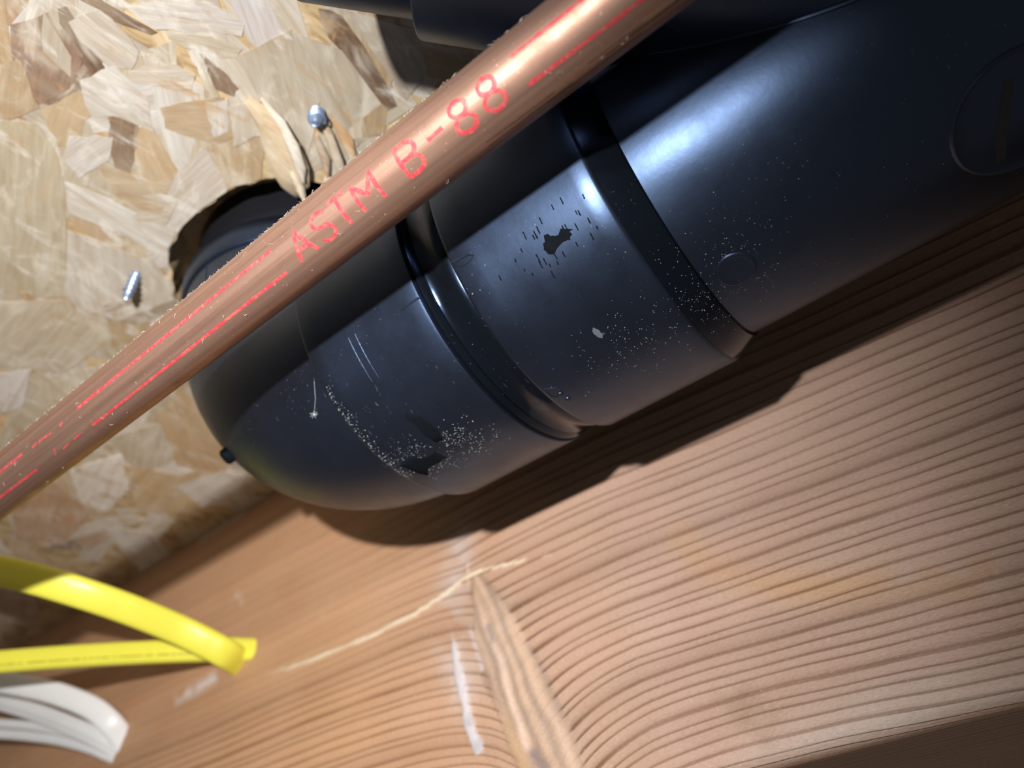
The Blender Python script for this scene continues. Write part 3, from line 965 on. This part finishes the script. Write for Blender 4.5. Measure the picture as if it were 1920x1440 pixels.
# ------------------------------------------------------------------ copper tube
CR = 8.4
C0 = Vector((68.538, 150, 147.536)); CD = Vector((-0.00196, 0.99999, -0.00426)).normalized()
copper = thing('copper_pipe', 'copper water pipe with red printing crossing in front of the black drain', 'pipe', tuple(C0))
v, f = lathe(C0, CD, [(t, CR) for t in range(-330, 520, 10)], 96, True, True)
mesh_obj('tube', v, f, M_CU, copper)
def cu_pt(s, th, r):
    a = math.radians(th)
    return C0 + CD * (s - 150) + Vector((-math.cos(a), 0, -math.sin(a))) * r
def ink_strip(pts, hw):
    """flat ribbon on the tube through (s, theta) points; hw in drawing units"""
    P = []
    for (a, b) in zip(pts[:-1], pts[1:]):
        L_ = math.hypot(a[0] - b[0], (a[1] - b[1]) * CR * math.pi / 180)
        k = max(1, int(L_ / 0.8))
        for i in range(k):
            t = i / k
            P.append((a[0] + (b[0] - a[0]) * t, (a[1] + (b[1] - a[1]) * t)))
    P.append(pts[-1])
    vs_, fs = [], []
    kk = math.pi / 180 * CR
    for i, (s, th) in enumerate(P):
        a, b = P[max(i - 1, 0)], P[min(i + 1, len(P) - 1)]
        ds, dt = b[0] - a[0], (b[1] - a[1]) * kk
        L_ = math.hypot(ds, dt) or 1
        nx, ny = -dt / L_, ds / L_
        w = hw * random.uniform(0.75, 1.15)
        for sg in (-1, -0.33, 0.33, 1):
            vs_.append(cu_pt(s + nx * w * sg, th + ny * w * sg / kk, CR + (0.03 if abs(sg) < 1 else 0.015)))
    for i in range(len(P) - 1):
        for j in range(3):
            fs.append((i * 4 + j, i * 4 + j + 1, (i + 1) * 4 + j + 1, (i + 1) * 4 + j))
    return vs_, fs
def arc(cx, cy_, rx, ry, a0, a1, n_=10):
    return [(cx + rx * math.cos(math.radians(a0 + (a1 - a0) * i / n_)), cy_ + ry * math.sin(math.radians(a0 + (a1 - a0) * i / n_))) for i in range(n_ + 1)]
GL = {'A': [[(0, 1), (0.5, 0), (1, 1)], [(0.2, 0.64), (0.8, 0.64)]],
      'S': [arc(0.5, 0.25, 0.48, 0.25, -25, -270) + arc(0.5, 0.75, 0.48, 0.25, -90, 155)],
      'T': [[(0, 0), (1, 0)], [(0.5, 0), (0.5, 1)]],
      'M': [[(0, 1), (0, 0), (0.5, 0.62), (1, 0), (1, 1)]],
      'B': [[(0, 0), (0, 1)], [(0, 0), (0.5, 0)] + arc(0.5, 0.24, 0.48, 0.24, -90, 90) + [(0, 0.48)], [(0, 0.48), (0.5, 0.48)] + arc(0.5, 0.74, 0.5, 0.26, -90, 90) + [(0, 1)]],
      '8': [arc(0.5, 0.24, 0.42, 0.24, 0, 360, 18), arc(0.5, 0.74, 0.5, 0.26, 0, 360, 18)],
      '-': [[(0, 0.44), (1, 0.40)]]}
def glyph(ch, s_left, w, th0=34.5, th1=79.5):
    return [ink_strip([(s_left - u * w, th0 + q * (th1 - th0)) for (u, q) in st], 0.52) for st in GL[ch]]
for ch, sl, w in (('A', 99.6, 5.6), ('S', 92.0, 4.9), ('T', 86.0, 5.3), ('M', 78.8, 5.9), ('B', 65.6, 4.9), ('-', 57.8, 4.2), ('8', 51.2, 4.7), ('8', 43.8, 4.6)):
    v, f = join(glyph(ch, sl, w))
    mesh_obj('printed_letter', v, f, M_INK, copper)
for a, b in (((104.6, 35.5), (186.3, 38.5)), ((104.6, 77.6), (186.3, 80.5)), ((34.6, 35.5), (-22, 37.5)), ((34.4, 78.5), (8, 81.5)),
             ((215.6, 40.5), (262, 41)), ((215.5, 82), (262, 80))):
    v, f = ink_strip([a, b], 0.42)
    mesh_obj('printed_line', v, f, M_INK, copper)
worn = []
for a, b in (((194.0, 41.0), (195.8, 45)), ((200, 44.5), (206.5, 41.5)), ((191.6, 78.5), (195.5, 80)), ((198, 80), (201.5, 82)), ((207.5, 41), (210.5, 43.5)), ((203.5, 70), (205.5, 82))):
    worn.append(ink_strip([a, b], 0.26))
v, f = join(worn)
mesh_obj('worn_print', v, f, M_INK, copper)
tar = []
for k in range(7):
    s0_ = random.uniform(-12, 34); l_ = random.uniform(10, 24); th_ = 107 + 2.4 * k
    tar.append(ink_strip([(s0_ + l_, th_ - 1.0), (s0_ + l_ * 0.5, th_), (s0_, th_ + 0.6)], random.uniform(0.08, 0.24)))
v, f = join(tar)
mesh_obj('tarnish_streak', v, f, M_TARNISH, copper)['label'] = 'dark tarnish streaks'
# clinging lint along the upper edge
ln = []
for _ in range(300):
    s_ = random.uniform(10, 240); th = random.gauss(-26, 6) if random.random() < 0.8 else random.gauss(60, 45)
    p = cu_pt(s_, th, CR)
    q = cu_pt(s_ + random.uniform(-1.2, 1.2), th + random.uniform(-8, 8), CR + random.uniform(0.06, 0.36))
    mid = (p + q) / 2 + Vector((random.uniform(-0.3, 0.3), random.uniform(-0.3, 0.3), random.uniform(-0.3, 0.3)))
    ln.append(tube([p, mid, q], 0.025, 3))
v, f = join(ln)
o = mesh_obj('lint', v, f, M_LINT, copper, smooth=False)
o['kind'] = 'stuff'

# ------------------------------------------------------------------ cables
CABLES = {
 'y1': [(225.8, 333.9, 158.4), (215.8, 321.2, 151.5), (204.8, 316.5, 151.3), (195.8, 319.1, 154.6), (181.8, 325.2, 160.0), (159.8, 330.3, 164.4), (139.8, 336.7, 168.1), (122.8, 348.0, 173.3), (110.8, 366.0, 180.5), (95.8, 390.4, 189.8)],
 'y2': [(225.8, 323.9, 160.2), (215.8, 315.8, 156.1), (210.8, 324.2, 157.7), (203.8, 335.8, 158.8), (190.8, 351.3, 159.4), (175.8, 372.9, 160.8), (160.8, 394.4, 161.8), (145.8, 415.7, 162.3), (127.8, 441.3, 163.1)],
 'w1': [(225.8, 426.0, 140.2), (215.8, 416.8, 140.5), (207.8, 417.9, 147.1), (199.8, 425.7, 154.8), (188.8, 442.2, 163.6), (178.8, 460.6, 170.7), (167.8, 484.2, 178.4), (155.8, 514.8, 187.3)],
 'w2': [(225.8, 431.1, 140.3), (215.8, 419.9, 136.5), (209.8, 428.3, 141.7), (202.8, 445.5, 150.6), (193.8, 473.7, 163.4), (183.8, 503.2, 175.3), (171.8, 549.4, 193.1)],
 'w3': [(225.8, 433.9, 139.9), (215.8, 424.4, 135.4), (211.8, 435.8, 141.7), (205.8, 461.6, 152.4), (198.8, 487.4, 160.6), (190.8, 511.4, 166.6), (178.8, 550.3, 175.4)],
 'w4': [(225.8, 435.4, 138.6), (215.8, 427.9, 134.4), (212.8, 442.2, 140.7), (207.8, 469.8, 150.5), (201.8, 497.8, 158.5), (195.8, 519.9, 164.0), (183.8, 559.4, 172.8)],
}

for k_ in CABLES:
    p1_, p2_ = Vector(CABLES[k_][1]), Vector(CABLES[k_][2])
    CABLES[k_][0] = tuple(p1_ + (p1_ - p2_).normalized() * 9)
def cable(name, label, path, w, h, mat, roll=0.0, group=None, ridges=0):
    P = catmull(path, 8)
    root = thing(name, label, 'cable', tuple(P[9]), group)
    vs_, fs = [], []
    n_ = 28
    ws = []
    for k, p in enumerate(P):
        t = (P[min(k + 1, len(P) - 1)] - P[max(k - 1, 0)]).normalized()
        vdir = p.normalized()
        a = t.cross(vdir).normalized()
        b = a.cross(t).normalized()
        rr = math.radians(roll if not callable(roll) else roll(k / (len(P) - 1)))
        u = a * math.cos(rr) + b * math.sin(rr)
        q = -a * math.sin(rr) + b * math.cos(rr)
        ww = w(k / (len(P) - 1)) if callable(w) else w
        ws.append((p, u, q, ww))
        for i in range(n_):
            an = 2 * math.pi * i / n_
            ca, sa = math.cos(an), math.sin(an)
            ex = math.copysign(abs(ca) ** 0.75, ca) * ww / 2
            ey = math.copysign(abs(sa) ** 0.75, sa) * h / 2
            if ridges:
                ey *= 1 + 0.16 * math.cos(ex / (ww / 2) * math.pi * ridges)
            vs_.append(p + u * ex + q * ey)
    for j in range(len(P) - 1):
        for i in range(n_):
            i2 = (i + 1) % n_
            fs.append((j * n_ + i, j * n_ + i2, (j + 1) * n_ + i2, (j + 1) * n_ + i))
    fs.append(tuple(range(n_))); fs.append(tuple(range((len(P) - 1) * n_, len(P) * n_)))
    mesh_obj('sheath', vs_, fs, mat, root, sharp=70)
    return root, ws
cable('electrical_cable', 'upper yellow flat cable sloping down into the joist', CABLES['y1'], lambda t: 13.2, 5.5, M_YEL, 8)
root, ws = cable('electrical_cable', 'lower yellow cable with faint print, running level to the joist hole', CABLES['y2'], lambda t: 11.0, 6.0, M_YEL, -18)
# illegible faint print on the lower cable: little ink strokes
marks = []
tt = 24
while tt < len(ws) - 2:
    p, u, q, ww = ws[tt]
    p2 = ws[tt + 1][0]
    for fr in (0.1, 0.35, 0.6, 0.85):
        if random.random() < 0.2: continue
        c = p.lerp(p2, fr)
        ex = -0.20 * ww if False else 0.22 * ww
        base = c + u * ex - q * 2.93
        dv = (p2 - p).normalized()
        hh = 0.75
        wd = random.uniform(0.35, 0.9)
        o_ = [base - dv * wd / 2 - u * hh / 2, base + dv * wd / 2 - u * hh / 2, base + dv * wd / 2 + u * hh / 2, base - dv * wd / 2 + u * hh / 2]
        o2 = [x - q * 0.12 for x in o_]
        marks.append((o_ + o2, [(4, 5, 6, 7), (0, 1, 5, 4), (1, 2, 6, 5), (2, 3, 7, 6), (3, 0, 4, 7)]))
    tt += 1
v, f = join(marks)
mesh_obj('printed_marking', v, f, M_INKY, root, smooth=False)
cable('electrical_cable', 'topmost and widest of the white cables, partly in shade', CABLES['w1'], lambda t: 11.5, 5.0, M_WHT, 6)
cable('electrical_cable', 'second white cable from the top, ridged and in the middle of the bundle', CABLES['w2'], lambda t: 9.5, 4.5, M_WHT, 20, None, 2)
cable('electrical_cable', 'third white cable down, thin, above the lowest one', CABLES['w3'], lambda t: 5.0, 3.6, M_WHT, 10)
cable('electrical_cable', 'lowest of the white cables entering the joist', CABLES['w4'], lambda t: 6.0, 4.5, M_WHT, 0)

# ------------------------------------------------------------------ screw tips poking through the deck
def screw(label, base, tipv, r, L_):
    root = thing('screw', label, 'screw', base)
    d, u, w = basis(tipv)
    b = Vector(base) - d * 4
    n_ = 20
    prof = [(0, r * 0.8), (4 + L_ * 0.62, r * 0.8), (4 + L_ * 0.86, r * 0.6), (4 + L_, r * 0.25)]
    v, f = lathe(b, d, prof, n_, True, True)
    mesh_obj('shank', v, f, M_SCREW, root)
    turns = int(L_ / 1.9) + 2
    pts, rads = [], []
    for k in range(turns * 14):
        a = 2 * math.pi * k / 14
        t = 2 + k / 14 * 1.9
        if t > 3.6 + L_: break
        rr = r * (0.86 if t < 4 + L_ * 0.62 else max(0.3, 0.86 * (4 + L_ - t) / (L_ * 0.38) + 0.25))
        pts.append(b + d * t + (u * math.cos(a) + w * math.sin(a)) * rr)
    v, f = tube(pts, 0.42, 5)
    mesh_obj('thread', v, f, M_SCREW, root)
    return root
screw('blue-grey screw tip standing out of the deck above the copper pipe, near torn fibres', (78.6, 121.0, Z0), (-0.05, -0.02, -1), 3.0, 7.5)
screw('bluish screw leaning out of the deck to the left of the drain hole', (78.8, 228.0, Z0), (0.15, 0.55, -0.8), 2.3, 11.5)
